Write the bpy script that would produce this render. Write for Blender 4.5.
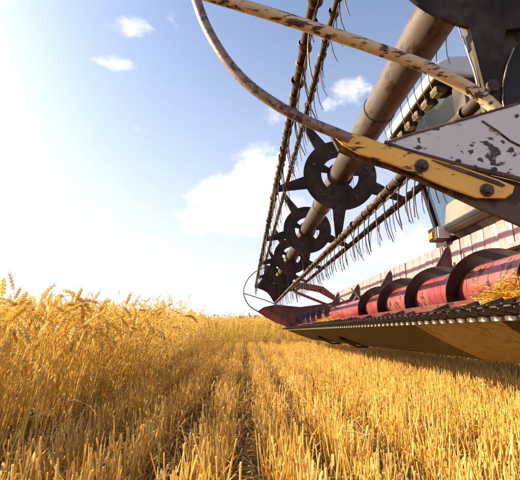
import bpy, math, random
import numpy as np
from mathutils import Vector, Matrix
random.seed(7); RNG = np.random.default_rng(11)
for o in list(bpy.data.objects): bpy.data.objects.remove(o)
SC = bpy.context.scene; COL = SC.collection
R = math.radians

# ------------------------------------------------------------------ camera
FPX = 400.0                      # focal length in pixels of a 520 px wide frame
PITCH = math.atan(92/FPX); YAW = math.atan(14*math.cos(PITCH)/FPX); HCAM = 0.58
CF = Vector((math.cos(PITCH)*math.sin(YAW), math.cos(PITCH)*math.cos(YAW), math.sin(PITCH)))
CR = Vector((math.cos(YAW), -math.sin(YAW), 0)); CU = CR.cross(CF)
cd = bpy.data.cameras.new('camera'); cam = bpy.data.objects.new('camera', cd); COL.objects.link(cam)
cd.sensor_width = 36; cd.lens = 36*FPX/520; cd.clip_start = 0.05; cd.clip_end = 6000
cam.matrix_world = Matrix((( CR.x, CU.x, -CF.x, 0), (CR.y, CU.y, -CF.y, 0), (CR.z, CU.z, -CF.z, HCAM), (0,0,0,1)))
SC.camera = cam
def ray(px, py): return CF + CR*((px-260)/FPX) + CU*((240-py)/FPX)
def U(px, py, Y):                # the point that a photo pixel shows on the upright plane y = Y
    d = ray(px, py); return Vector((0,0,HCAM)) + d*(Y/d.y)
def UX(px, py, Y): q = U(px, py, Y); return (q.x, q.z)

# ------------------------------------------------------------------ world, sun, exposure
SUN_AZ = R(-74)                  # from +Y, negative = to the left of the view
SUN_EL = R(25)
SUN_DIR = Vector((math.sin(SUN_AZ)*math.cos(SUN_EL), math.cos(SUN_AZ)*math.cos(SUN_EL), math.sin(SUN_EL)))
W = bpy.data.worlds.new('World'); SC.world = W; W.use_nodes = True
wn, wl = W.node_tree.nodes, W.node_tree.links
bg = wn['Background']; bg.inputs['Strength'].default_value = 0.088
sky = wn.new('ShaderNodeTexSky'); sky.sky_type = 'NISHITA'; sky.sun_disc = False
sky.sun_elevation = SUN_EL; sky.sun_rotation = SUN_AZ; sky.air_density = 1.0; sky.dust_density = 3.8; sky.ozone_density = 3.8
def mth(nodes, links, op, a, b=None, c=None, clamp=False):
    n = nodes.new('ShaderNodeMath'); n.operation = op; n.use_clamp = clamp
    for i, v in enumerate((a, b, c)):
        if v is None: continue
        if isinstance(v, (int, float)): n.inputs[i].default_value = v
        else: links.new(v, n.inputs[i])
    return n.outputs[0]
tc = wn.new('ShaderNodeTexCoord')
# cumulus clouds: (pixel x, y, half width, half height in degrees, strength)
CL = [(236,206,7.4,5.0,1.2),(262,178,4.8,4.6,1.15),(206,220,5.0,2.6,1.0),(283,215,5,3.4,.95),(133,28,3.6,1.7,.80),(116,63,3.2,1.1,.72),(143,131,2.0,1.0,.70),(352,93,3.0,2.1,.82),
      (271,113,2.4,1.8,.85),(97,250,7.0,2.2,.72),(10,128,5.0,2.0,.70),(180,272,9,2,.70),(60,262,6,2.2,.70),(425,250,9,4,.95),(330,105,1.8,1.2,.7),(150,240,3,1,.7)]
acc = None
for (px, py, rx, ry, st) in CL:
    d = ray(px, py).normalized()
    rt = d.cross(Vector((0,0,1))).normalized(); up = rt.cross(d)
    def dot(v, s):
        n = wn.new('ShaderNodeVectorMath'); n.operation = 'DOT_PRODUCT'; wl.new(tc.outputs['Generated'], n.inputs[0]); n.inputs[1].default_value = v*s
        return n.outputs['Value']
    a = dot(rt, 1/math.radians(rx)); b = dot(up, 1/math.radians(ry))
    r2 = mth(wn, wl, 'ADD', mth(wn, wl, 'MULTIPLY', a, a), mth(wn, wl, 'MULTIPLY', b, b))
    fwd = mth(wn, wl, 'GREATER_THAN', dot(d, 1.0), 0.3)
    v = mth(wn, wl, 'MULTIPLY', mth(wn, wl, 'MULTIPLY', mth(wn, wl, 'SUBTRACT', 1.0, mth(wn, wl, 'MULTIPLY', r2, .55)), st), fwd)
    v = mth(wn, wl, 'MAXIMUM', v, 0.0)
    acc = v if acc is None else mth(wn, wl, 'MAXIMUM', acc, v)
def wnoise(scale, detail, rough, off=0, stretch=1.5):
    m = wn.new('ShaderNodeMapping'); m.inputs['Scale'].default_value = (1,1,stretch); m.inputs['Location'].default_value = (off,off*.7,off*.3)
    wl.new(tc.outputs['Generated'], m.inputs[0])
    n = wn.new('ShaderNodeTexNoise'); n.inputs['Scale'].default_value = scale; n.inputs['Detail'].default_value = detail; n.inputs['Roughness'].default_value = rough
    wl.new(m.outputs[0], n.inputs[0]); return n.outputs['Fac']
nz = wnoise(17, 7, .58); nb = wnoise(4.2, 3, .55, 3.1, 2.2)
gen = mth(wn, wl, 'MULTIPLY', mth(wn, wl, 'SUBTRACT', nb, .50), 2.2)          # a loose field of other clouds over the whole sky
acc = mth(wn, wl, 'MAXIMUM', acc, gen)
edge = mth(wn, wl, 'ADD', acc, mth(wn, wl, 'MULTIPLY', mth(wn, wl, 'SUBTRACT', nz, .5), 1.5))
mr = wn.new('ShaderNodeMapRange'); mr.interpolation_type = 'SMOOTHSTEP'; mr.inputs['From Min'].default_value = .46; mr.inputs['From Max'].default_value = 1.02
mr.inputs['To Max'].default_value = .92; wl.new(edge, mr.inputs['Value'])
cr = wn.new('ShaderNodeValToRGB'); wl.new(wnoise(9, 3, .6, 5.0), cr.inputs[0])
cr.color_ramp.elements[0].position = .3; cr.color_ramp.elements[0].color = (3.3,3.4,3.9,1); cr.color_ramp.elements[1].position = .65; cr.color_ramp.elements[1].color = (6.2,6.0,5.8,1)
mx = wn.new('ShaderNodeMix'); mx.data_type = 'RGBA'; wl.new(mr.outputs[0], mx.inputs[0]); wl.new(sky.outputs[0], mx.inputs[6]); wl.new(cr.outputs[0], mx.inputs[7])
sep = wn.new('ShaderNodeSeparateXYZ'); wl.new(tc.outputs['Generated'], sep.inputs[0])
hz = mth(wn, wl, 'POWER', mth(wn, wl, 'SUBTRACT', 1.0, mth(wn, wl, 'MULTIPLY', mth(wn, wl, 'ABSOLUTE', sep.outputs['Z']), 1.15), clamp=True), 1.7)
mh = wn.new('ShaderNodeMix'); mh.data_type = 'RGBA'; wl.new(mth(wn, wl, 'MULTIPLY', hz, .90), mh.inputs[0]); wl.new(mx.outputs[2], mh.inputs[6]); mh.inputs[7].default_value = (4.5,4.45,5.0,1)   # pale haze low over the horizon, all round
wl.new(mh.outputs[2], bg.inputs['Color'])
W.cycles.sampling_method = 'MANUAL'; W.cycles.sample_map_resolution = 512
sl = bpy.data.lights.new('sun', 'SUN'); sl.energy = 5.0; sl.angle = R(.5); sl.color = (1, .83, .55)
so = bpy.data.objects.new('sun', sl); COL.objects.link(so); so.rotation_euler = SUN_DIR.to_track_quat('Z', 'Y').to_euler(); so.location = SUN_DIR*30
vs = SC.view_settings; vs.view_transform = 'Standard'; vs.look = 'None'; vs.gamma = 1; vs.exposure = 1.6; vs.use_curve_mapping = False
SC.cycles.max_bounces = 4; SC.cycles.diffuse_bounces = 4; SC.cycles.glossy_bounces = 2; SC.cycles.transmission_bounces = 3; SC.cycles.transparent_max_bounces = 8

# ------------------------------------------------------------------ mesh helpers
class MB:
    def __init__(s): s.v = []; s.f = []
    def add(s, vs, fs):
        b = len(s.v); s.v += [tuple(v) for v in vs]; s.f += [tuple(i+b for i in f) for f in fs]; return s
    def box(s, a, b, rot=None, c=None):
        x0,y0,z0 = a; x1,y1,z1 = b
        vs = [Vector(p) for p in ((x0,y0,z0),(x1,y0,z0),(x1,y1,z0),(x0,y1,z0),(x0,y0,z1),(x1,y0,z1),(x1,y1,z1),(x0,y1,z1))]
        if rot is not None:
            c = Vector(c) if c is not None else (Vector(a)+Vector(b))/2
            vs = [c + rot @ (v-c) for v in vs]
        return s.add(vs, [(0,3,2,1),(4,5,6,7),(0,1,5,4),(1,2,6,5),(2,3,7,6),(3,0,4,7)])
    def prism(s, poly, y0, y1):                      # polygon in x,z swept along y
        n = len(poly); vs = [(x,y0,z) for x,z in poly] + [(x,y1,z) for x,z in poly]
        return s.add(vs, [tuple(range(n-1,-1,-1)), tuple(range(n,2*n))] + [(i,(i+1)%n,n+(i+1)%n,n+i) for i in range(n)])
    def prismz(s, poly, z0, z1):
        n = len(poly); vs = [(x,y,z0) for x,y in poly] + [(x,y,z1) for x,y in poly]
        return s.add(vs, [tuple(range(n-1,-1,-1)), tuple(range(n,2*n))] + [(i,(i+1)%n,n+(i+1)%n,n+i) for i in range(n)])
    def tube(s, pts, r, n=8, cap=True):
        pts = [Vector(p) for p in pts]; m = len(pts); rs = r if isinstance(r, (list, tuple)) else [r]*m
        t0 = (pts[1]-pts[0]).normalized(); nrm = t0.orthogonal().normalized(); vs = []
        for i, p in enumerate(pts):
            t = (pts[min(i+1,m-1)]-pts[max(i-1,0)]).normalized()
            nrm = (nrm - t*nrm.dot(t)).normalized(); bn = t.cross(nrm)
            for k in range(n):
                a = 2*math.pi*k/n; vs.append(p + (nrm*math.cos(a)+bn*math.sin(a))*rs[i])
        fs = [(i*n+k, i*n+(k+1)%n, (i+1)*n+(k+1)%n, (i+1)*n+k) for i in range(m-1) for k in range(n)]
        if cap: fs += [tuple(range(n-1,-1,-1)), tuple((m-1)*n+k for k in range(n))]
        return s.add(vs, fs)
def smooth_path(pts, k=6):                           # Catmull-Rom
    P = [Vector(p) for p in pts]; P = [P[0]*2-P[1]] + P + [P[-1]*2-P[-2]]; out = []
    for i in range(1, len(P)-2):
        for j in range(k):
            t = j/k; a,b,c,d = P[i-1],P[i],P[i+1],P[i+2]
            out.append(.5*((2*b)+(c-a)*t+(2*a-5*b+4*c-d)*t*t+(3*b-a-3*c+d)*t**3))
    out.append(P[-2]); return out
def wpos(o):
    p = Vector((0,0,0))
    while o is not None: p += o.location; o = o.parent
    return p
def part(name, mb, mat, parent=None, smooth=False, bevel=0, label=None, origin=None, kind=None):
    co = np.array([tuple(v) for v in mb.v], float)
    c = Vector(origin) if origin is not None else Vector((co.min(0)+co.max(0))/2)
    me = bpy.data.meshes.new(name); me.from_pydata([tuple(v-np.array(c)) for v in co], [], mb.f); me.materials.append(MAT[mat])
    me.update()
    if smooth:
        for p in me.polygons: p.use_smooth = True
        try: me.set_sharp_from_angle(angle=R(40))
        except Exception: pass
    o = bpy.data.objects.new(name, me); COL.objects.link(o)
    if parent is not None: o.parent = parent; o.location = c - wpos(parent)
    else: o.location = c
    if bevel:
        b = o.modifiers.new('bevel', 'BEVEL'); b.width = bevel; b.segments = 2; b.limit_method = 'ANGLE'; b.angle_limit = R(35)
    if label: o['label'] = label
    if kind: o['kind'] = kind
    return o
def inst(src, parent, worldloc, name=None, rot=None):
    o = src.copy(); COL.objects.link(o); o.parent = parent; o.location = Vector(worldloc) - (wpos(parent) if parent else Vector((0,0,0)))
    if rot is not None: o.rotation_euler = rot
    return o
def thing(name, loc, label, cat, group=None):
    o = bpy.data.objects.new(name, None); COL.objects.link(o); o.location = loc; o.empty_display_size = .2
    o['label'] = label; o['category'] = cat
    if group: o['group'] = group
    return o
def tag(o, label, cat=None, group=None, kind=None):
    o['label'] = label
    if cat: o['category'] = cat
    if group: o['group'] = group
    if kind: o['kind'] = kind
    return o

# ------------------------------------------------------------------ materials
MAT = {}
def nodes_of(name):
    m = bpy.data.materials.new(name); m.use_nodes = True; MAT[name] = m
    return m, m.node_tree.nodes, m.node_tree.links, m.node_tree.nodes['Principled BSDF']
def tex(n, l, scale, detail=6, rough=.6, stretch=(1,1,1), coord='Object'):
    t = n.new('ShaderNodeTexCoord'); mp = n.new('ShaderNodeMapping'); mp.inputs['Scale'].default_value = stretch; l.new(t.outputs[coord], mp.inputs[0])
    z = n.new('ShaderNodeTexNoise'); z.inputs['Scale'].default_value = scale; z.inputs['Detail'].default_value = detail; z.inputs['Roughness'].default_value = rough
    l.new(mp.outputs[0], z.inputs[0]); return z.outputs['Fac']
def ramp(n, l, fac, p0, p1):
    m = n.new('ShaderNodeMapRange'); m.inputs['From Min'].default_value = p0; m.inputs['From Max'].default_value = p1; m.interpolation_type = 'SMOOTHSTEP'
    l.new(fac, m.inputs['Value']); return m.outputs[0]
def mix(n, l, fac, a, b):
    m = n.new('ShaderNodeMix'); m.data_type = 'RGBA'
    if isinstance(fac, (int, float)): m.inputs[0].default_value = fac
    else: l.new(fac, m.inputs[0])
    for i, v in ((6, a), (7, b)):
        if isinstance(v, tuple): m.inputs[i].default_value = (*v, 1)
        else: l.new(v, m.inputs[i])
    return m.outputs[2]
def paint(name, base, rust=.35, rustcol=(.07,.028,.012), rustcol2=(.02,.012,.01), scale=14, rough=.5, metal=0.0, dust=.25, dustcol=(.38,.29,.19), stretch=(1,1,1), spots=None, bump=.25, var=.12, soft=.05, grad=0, spec=.5, edge=0):
    """worn farm-machine paint: two tones, chips down to rust, dust"""
    m, n, l, b = nodes_of(name)
    big = tex(n, l, scale*.22, 4, .5, stretch); mid = tex(n, l, scale, 8, .66, stretch); fine = tex(n, l, scale*6, 5, .6, stretch)
    c = mix(n, l, big, tuple(x*(1-var) for x in base), tuple(min(1, x*(1+var)) for x in base))
    c = mix(n, l, mth(n, l, 'MULTIPLY', ramp(n, l, big, .38, .68), dust), c, dustcol)
    rc = mix(n, l, fine, rustcol, rustcol2)
    s = mth(n, l, 'ADD', mid, mth(n, l, 'MULTIPLY', mth(n, l, 'SUBTRACT', big, .5), .55))
    if edge:                                          # paint wears off along edges and folds
        bv = n.new('ShaderNodeBevel'); bv.inputs['Radius'].default_value = edge; bv.samples = 6; ge = n.new('ShaderNodeNewGeometry')
        dt = n.new('ShaderNodeVectorMath'); dt.operation = 'DOT_PRODUCT'; l.new(bv.outputs[0], dt.inputs[0]); l.new(ge.outputs['Normal'], dt.inputs[1])
        s = mth(n, l, 'ADD', s, mth(n, l, 'MULTIPLY', ramp(n, l, dt.outputs['Value'], .995, .75), .22))
    if grad:
        gt = n.new('ShaderNodeTexCoord'); gs = n.new('ShaderNodeSeparateXYZ'); l.new(gt.outputs['Object'], gs.inputs[0]); s = mth(n, l, 'ADD', s, mth(n, l, 'MULTIPLY', gs.outputs[0], grad))
    rf = ramp(n, l, s, .73-rust*.5-soft*.5, .73-rust*.5+soft*.5)
    c = mix(n, l, rf, c, rc)
    if spots is not None:
        vt = n.new('ShaderNodeTexVoronoi'); vt.inputs['Scale'].default_value = spots
        t = n.new('ShaderNodeTexCoord'); wv = n.new('ShaderNodeVectorMath'); wv.operation = 'ADD'
        z = n.new('ShaderNodeTexNoise'); z.inputs['Scale'].default_value = spots*1.6; l.new(t.outputs['Object'], z.inputs[0])
        sc = n.new('ShaderNodeVectorMath'); sc.operation = 'SCALE'; sc.inputs['Scale'].default_value = .8/spots; l.new(z.outputs['Color'], sc.inputs[0])
        l.new(t.outputs['Object'], wv.inputs[0]); l.new(sc.outputs[0], wv.inputs[1]); l.new(wv.outputs[0], vt.inputs['Vector'])
        sp = ramp(n, l, mth(n, l, 'ADD', vt.outputs['Distance'], mth(n, l, 'MULTIPLY', big, -.22)), .10, .06)
        c = mix(n, l, sp, c, rc)
    l.new(c, b.inputs['Base Color'])
    rr = mth(n, l, 'ADD', rough-.12, mth(n, l, 'MULTIPLY', mid, .3)); l.new(rr, b.inputs['Roughness']); b.inputs['Metallic'].default_value = metal; b.inputs['Specular IOR Level'].default_value = spec
    bp = n.new('ShaderNodeBump'); bp.inputs['Strength'].default_value = bump; bp.inputs['Distance'].default_value = .003
    l.new(mth(n, l, 'ADD', mth(n, l, 'MULTIPLY', rf, -.6), mth(n, l, 'MULTIPLY', fine, .5)), bp.inputs['Height']); l.new(bp.outputs[0], b.inputs['Normal'])
    return m
paint('reel_steel', (.024,.014,.011), rust=.30, rustcol=(.06,.026,.016), rustcol2=(.025,.016,.012), rough=.6, dust=.12, scale=26, spec=.2, soft=.12)
paint('reel_shaft', (.065,.048,.039), soft=.1, rust=.20, rough=.40, dust=.6, dustcol=(.11,.083,.065), scale=22, stretch=(1,.35,1))
paint('bat_rust', (.045,.023,.014), rust=.45, rustcol=(.055,.024,.013), rough=.6, spec=.3, dust=.15, scale=26)
paint('tine_steel', (.07,.05,.04), rust=.35, rough=.5, metal=.1, spec=.35, dust=.15, scale=30)
paint('clamp', (.03,.024,.022), rust=.3, rough=.55, dust=.3, scale=40)
paint('white_sheet', (.66,.605,.58), edge=.012, rust=.21, stretch=(.6,1,1), rough=.45, dust=.12, dustcol=(.5,.42,.38), scale=42, spots=26, rustcol=(.10,.045,.022))
paint('yellow_strip', (.88,.46,.06), rust=.25, edge=.008, grad=-.45, stretch=(.5,1,1.4), rough=.42, dust=.15, scale=45, rustcol=(.08,.035,.012), rustcol2=(.03,.015,.008))
paint('rust_plate', (.10,.055,.03), rust=.5, rough=.6, dust=.2, scale=18)
paint('pipe_yellow', (.64,.45,.25), rust=.36, stretch=(.35,1,1.2), soft=.09, rough=.42, dust=.3, dustcol=(.62,.55,.45), scale=60, rustcol=(.11,.045,.02))
paint('pipe_brown', (.25,.15,.11), rust=.36, soft=.16, rough=.34, dust=.4, dustcol=(.42,.32,.25), scale=60, rustcol=(.15,.07,.045))
paint('red_sheet', (.26,.035,.03), rust=.2, rough=.42, dust=.3, scale=9)
paint('dark_red', (.11,.02,.022), rust=.25, rough=.45, dust=.2, scale=9)
paint('pink_sheet', (.36,.18,.185), rust=.14, rough=.4, dust=.6, dustcol=(.42,.29,.28), scale=18)
paint('auger_red', (.20,.022,.027), rust=.2, rough=.3, dust=.6, dustcol=(.26,.11,.10), scale=16)
paint('flight_steel', (.05,.03,.035), rust=.25, rough=.35, metal=.3, dust=.15, scale=14)
paint('cutter_dark', (.022,.016,.013), rust=.3, rough=.6, spec=.25, dust=.2, scale=30)
paint('guard_steel', (.05,.037,.028), rust=.35, rough=.5, metal=.2, spec=.3, dust=.25, scale=40)
paint('bright_lip', (.50,.40,.30), rust=.25, rough=.35, dust=.3, scale=30)
paint('belly_ochre_lit', (.27,.18,.07), rust=.30, rough=.4, dust=.5, dustcol=(.36,.26,.12), scale=30, stretch=(.5,2.2,1))  # ochre holds the warm bounce from the stubble in its colour
paint('belly_shaded', (.018,.012,.008), rust=.3, rough=.5, spec=.25, dust=.4, dustcol=(.08,.055,.025), scale=24, stretch=(.5,2,1))  # near-black: shade under the header, put into the colour
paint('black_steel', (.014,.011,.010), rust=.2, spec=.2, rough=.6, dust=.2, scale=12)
paint('dark_navy', (.010,.010,.014), rust=.08, spec=.2, rough=.6, dust=.08, scale=8)
paint('cab_white', (.52,.52,.53), rust=.0, rough=.35, dust=.2, dustcol=(.6,.55,.48), scale=6)
paint('body_beige', (.10,.088,.076), rust=.04, rough=.45, dust=.3, scale=7)
paint('body_red', (.34,.04,.03), rust=.06, rough=.35, dust=.25, scale=6)
paint('rubber', (.016,.016,.016), rust=.0, rough=.8, dust=.5, dustcol=(.10,.08,.055), scale=8)
paint('chrome', (.55,.55,.56), rust=.05, rough=.2, metal=.9, dust=.1, scale=10)
m, n, l, b = nodes_of('window_glass'); b.inputs['Base Color'].default_value = (.10,.16,.2,1); b.inputs['Roughness'].default_value = .06; b.inputs['Metallic'].default_value = .0; b.inputs['Specular IOR Level'].default_value = 1.0
b.inputs['Specular IOR Level'].default_value = .22; b.inputs['IOR'].default_value = 1.25; l.new(mix(n, l, tex(n, l, 1.6, 3), (.015,.022,.03), (.05,.07,.09)), b.inputs['Base Color'])
tp = n.new('ShaderNodeBsdfTransparent'); tp.inputs[0].default_value = (.62,.72,.74,1); gl = n.new('ShaderNodeBsdfGlossy'); gl.inputs['Roughness'].default_value = .04
fr = n.new('ShaderNodeFresnel'); fr.inputs[0].default_value = 1.5; ms = n.new('ShaderNodeMixShader'); l.new(mth(n, l, 'ADD', mth(n, l, 'MULTIPLY', fr.outputs[0], .8), mth(n, l, 'MULTIPLY', ramp(n, l, tex(n, l, 5, 5), .5, .8), .12)), ms.inputs[0])
l.new(tp.outputs[0], ms.inputs[1]); l.new(gl.outputs[0], ms.inputs[2]); l.new(ms.outputs[0], n['Material Output'].inputs[0])
m, n, l, b = nodes_of('lamp_glass'); b.inputs['Roughness'].default_value = .15; b.inputs['Metallic'].default_value = .3; l.new(mix(n, l, tex(n, l, 40, 2), (.75,.70,.58), (.9,.9,.85)), b.inputs['Base Color'])
m, n, l, b = nodes_of('amber_glass'); b.inputs['Roughness'].default_value = .2; l.new(mix(n, l, tex(n, l, 30, 2), (.8,.25,.03), (.6,.14,.02)), b.inputs['Base Color'])
m, n, l, b = nodes_of('gold_lamp'); b.inputs['Roughness'].default_value = .3; b.inputs['Metallic'].default_value = .5
wv = n.new('ShaderNodeTexWave'); wv.inputs['Scale'].default_value = 12; tcn = n.new('ShaderNodeTexCoord'); l.new(tcn.outputs['Object'], wv.inputs[0]); l.new(mix(n, l, wv.outputs['Fac'], (.22,.15,.05), (.6,.46,.2)), b.inputs['Base Color'])

def straw_mat(name, c0, c1, c2, trans=.35, rough=.5, nscale=3):
    m, n, l, b = nodes_of(name)
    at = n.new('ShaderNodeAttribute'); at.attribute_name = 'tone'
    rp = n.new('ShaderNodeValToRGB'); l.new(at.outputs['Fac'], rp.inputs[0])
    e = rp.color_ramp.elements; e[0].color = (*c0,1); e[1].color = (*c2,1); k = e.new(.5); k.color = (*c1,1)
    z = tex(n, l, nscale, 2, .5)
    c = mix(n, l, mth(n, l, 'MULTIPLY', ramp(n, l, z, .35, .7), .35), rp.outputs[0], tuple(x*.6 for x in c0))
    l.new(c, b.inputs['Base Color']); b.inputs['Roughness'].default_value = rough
    tr = n.new('ShaderNodeBsdfTranslucent'); l.new(c, tr.inputs[0])
    ms = n.new('ShaderNodeMixShader'); ms.inputs[0].default_value = trans
    l.new(b.outputs[0], ms.inputs[1]); l.new(tr.outputs[0], ms.inputs[2]); l.new(ms.outputs[0], n['Material Output'].inputs[0])
straw_mat('stubble_straw', (.54,.26,.03), (.85,.52,.095), (.96,.76,.31), .36, .42)
straw_mat('wheat_straw', (.72,.45,.09), (.90,.66,.19), (.96,.80,.38), .58, .5)
straw_mat('litter_straw', (.42,.21,.035), (.66,.40,.09), (.84,.60,.22), .2, .6)
straw_mat('wheat_single', (.72,.43,.07), (.88,.60,.14), (.95,.75,.30), .5, .5)
for nd in MAT['wheat_single'].node_tree.nodes:
    if nd.type == 'VALTORGB':
        oi = MAT['wheat_single'].node_tree.nodes.new('ShaderNodeObjectInfo'); MAT['wheat_single'].node_tree.links.new(oi.outputs['Random'], nd.inputs[0])
m, n, l, b = nodes_of('soil')
c = mix(n, l, tex(n, l, 1.3, 8, .7), (.075,.038,.015), (.15,.08,.03)); c = mix(n, l, ramp(n, l, tex(n, l, 40, 5, .7), .5, .7), c, (.30,.18,.06))
l.new(c, b.inputs['Base Color']); b.inputs['Roughness'].default_value = .95
bp = n.new('ShaderNodeBump'); bp.inputs['Distance'].default_value = .03; l.new(tex(n, l, 18, 8, .7), bp.inputs['Height']); l.new(bp.outputs[0], b.inputs['Normal'])
m, n, l, b = nodes_of('far_wheat')
c = mix(n, l, tex(n, l, .6, 8, .7), (.46,.25,.06), (.66,.42,.13)); l.new(mix(n, l, tex(n, l, 30, 4, .7), c, (.74,.50,.18)), b.inputs['Base Color']); b.inputs['Roughness'].default_value = .9
bp = n.new('ShaderNodeBump'); bp.inputs['Distance'].default_value = .1; l.new(tex(n, l, 9, 8, .8), bp.inputs['Height']); l.new(bp.outputs[0], b.inputs['Normal'])
m, n, l, b = nodes_of('tree_green'); l.new(mix(n, l, tex(n, l, .3, 5), (.10,.13,.07), (.15,.18,.10)), b.inputs['Base Color']); b.inputs['Roughness'].default_value = .9  # distance haze is mixed into this paler green

# ------------------------------------------------------------------ ground
def sstep(t): t = np.clip(t, 0, 1); return t*t*(3-2*t)
def gz(x, y):
    x = np.asarray(x, float); y = np.asarray(y, float)
    g = .085 + .09*sstep((y-2.0)/8.0)
    bumps = .018*np.sin(x*3.1+y*1.7)*np.sin(y*2.3-x*.9) + .010*np.sin(x*7.3+1.1)*np.sin(y*6.1)
    near = np.clip(1-(np.hypot(x, y)-14)/20, 0, 1)
    return g + bumps*near
def axis(vals): return np.array(sorted(set(vals)))
xs = axis([round(v,3) for v in np.arange(-9, 12, .15)] + [-3000,-1500,-700,-300,-120,-60,-30,-16,-12,14,18,25,40,80,200,500,1200,3000])
ys = axis([round(v,3) for v in np.arange(-3, 15, .15)] + [-1500,-300,-60,-20,-8,17,21,28,40,60,100,200,500,1200,3500])
def grid_obj(name, xs, ys, zf, mat):
    X, Y = np.meshgrid(xs, ys); Z = zf(X, Y); nx, ny = len(xs), len(ys)
    i = np.arange(nx*ny).reshape(ny, nx)
    q = np.stack([i[:-1,:-1], i[:-1,1:], i[1:,1:], i[1:,:-1]], -1).reshape(-1, 4)
    me = bpy.data.meshes.new(name); me.from_pydata(np.stack([X,Y,Z], -1).reshape(-1,3).tolist(), [], q.tolist()); me.materials.append(MAT[mat])
    for p in me.polygons: p.use_smooth = True
    o = bpy.data.objects.new(name, me); COL.objects.link(o); return o
tag(grid_obj('ground', xs, ys, gz, 'soil'), 'brown soil of the harvested field under the stubble', kind='structure')

# ------------------------------------------------------------------ straw and wheat (numpy templates -> one mesh)
def big_mesh(name, V, Fq, tone, mat, label, smooth=False, kind='stuff'):
    """V: (n,3), Fq: (m,4) quads (a triangle repeats no vertex: use -1 trick not needed), tone per vertex"""
    me = bpy.data.meshes.new(name); nv, nf = len(V), len(Fq)
    me.vertices.add(nv); me.vertices.foreach_set('co', V.astype(np.float32).ravel())
    me.loops.add(nf*4); me.loops.foreach_set('vertex_index', Fq.astype(np.int32).ravel())
    me.polygons.add(nf); me.polygons.foreach_set('loop_start', (np.arange(nf)*4).astype(np.int32))
    try: me.polygons.foreach_set('loop_total', np.full(nf, 4, np.int32))
    except Exception: pass
    a = me.attributes.new('tone', 'FLOAT', 'POINT'); a.data.foreach_set('value', tone.astype(np.float32))
    me.materials.append(MAT[mat]); me.update(calc_edges=True)
    if smooth: me.polygons.foreach_set('use_smooth', np.ones(nf, bool))
    o = bpy.data.objects.new(name, me); COL.objects.link(o); tag(o, label, kind=kind); return o
def tmpl_tube(path, rad, n):
    mb = MB(); mb.tube(path, rad, n, cap=False); return np.array([tuple(v) for v in mb.v]), np.array(mb.f)
def merge(parts):
    V, Fq, T, b = [], [], [], 0
    for v, f, t in parts:
        V.append(v); Fq.append(f+b); T.append(np.full(len(v), t) if np.isscalar(t) else t); b += len(v)
    return np.concatenate(V), np.concatenate(Fq), np.concatenate(T)
def scatter(templates, pos, yaw, sx, sz, leanx, leany, tone):
    """place template i%k at pos with yaw, width scale sx, height scale sz, lean (shear per height)"""
    k = len(templates); out = []; which = RNG.integers(0, k, len(pos)); b = 0; VV, FF, TT = [], [], []
    for t, (tv, tf, tt) in enumerate(templates):
        I = np.where(which == t)[0]
        if len(I) == 0: continue
        c, s = np.cos(yaw[I])[:,None], np.sin(yaw[I])[:,None]
        x = tv[None,:,0]*sx[I,None]; y = tv[None,:,1]*sx[I,None]; z = tv[None,:,2]*sz[I,None]
        # lean grows with height and keeps the length
        X = x*c - y*s + leanx[I,None]*z; Y = x*s + y*c + leany[I,None]*z
        Zs = z/np.sqrt(1+leanx[I,None]**2+leany[I,None]**2)
        P = np.stack([X+pos[I,0,None], Y+pos[I,1,None], Zs+pos[I,2,None]], -1).reshape(-1,3)
        f = (tf[None]+ (np.arange(len(I))*len(tv))[:,None,None]).reshape(-1,4) + b
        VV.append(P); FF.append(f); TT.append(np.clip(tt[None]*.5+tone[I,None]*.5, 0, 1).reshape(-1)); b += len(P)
    return np.concatenate(VV), np.concatenate(FF), np.concatenate(TT)
def in_view(x, y, margin=.5):
    """roughly inside the camera's field, widened so that a step aside still sees a full field"""
    return (x > -.72*y-1.2-margin) & (x < .72*y+1.2+margin)

# --- stubble templates: cut hollow straws, some with a torn leaf sheath
ST = []
for k in range(22):
    r = .0026*random.choice((.6,.8,1,1,1.15)); bend = random.gauss(0,.022); hh = 1.0
    path = [(0,0,-.15),(bend*.3,0,.35),(bend,random.uniform(-.01,.01),hh)]
    v, f = tmpl_tube([(p[0],p[1],p[2]) for p in path], [r*1.1,r,r*.95], 4)
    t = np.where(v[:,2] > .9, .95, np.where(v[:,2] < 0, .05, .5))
    parts = [(v, f, t)]
    if k % 3 == 0:                                    # hanging leaf sheath
        z0 = random.uniform(.45,.9); a = random.uniform(0,6.28); L = random.uniform(.02,.05); w = .0035
        d = np.array([math.cos(a), math.sin(a), 0]); s = np.array([-d[1], d[0], 0])
        pts = [np.array([0,0,z0]), d*L*.6+np.array([0,0,z0+.12]), d*L*1.3+np.array([0,0,z0-.12])]
        lv = np.concatenate([[p-s*w, p+s*w] for p in pts]); lf = np.array([[0,1,3,2],[2,3,5,4]]); parts.append((lv, lf, .8))
    ST.append(merge(parts))
ROW = .25
def stubble_points(x0, x1, y0, y1, dens):
    N = int((x1-x0)*(y1-y0)*dens); x = RNG.uniform(x0, x1, N); y = RNG.uniform(y0, y1, N)
    k = np.floor(x/ROW)+.5; row = k*ROW + .014*np.sin(y*1.3+k*2.1) + .010*np.sin(y*5.3+k*4.7)
    x = row + RNG.normal(0, .041, N)
    # plants tiller: pull straws to little tufts
    tx = np.round(y/.045)*.045; y = tx + RNG.normal(0, .012, N)
    return x, y
def thin(x, y):
    v = np.sin(x*2.3+1)*np.sin(y*1.9+.4)+.6*np.sin(x*5.1+y*3.7); return RNG.random(len(x)) < .82+.18*v
WEDGE = -.80                                          # the edge of the standing crop, parallel to the header
def wheat_edge(y): return WEDGE + .04*np.sin(y*1.9+.5)+.03*np.sin(y*4.3) - .03*np.clip(y-2, 0, 10)
SX, SY = [], []
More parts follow.
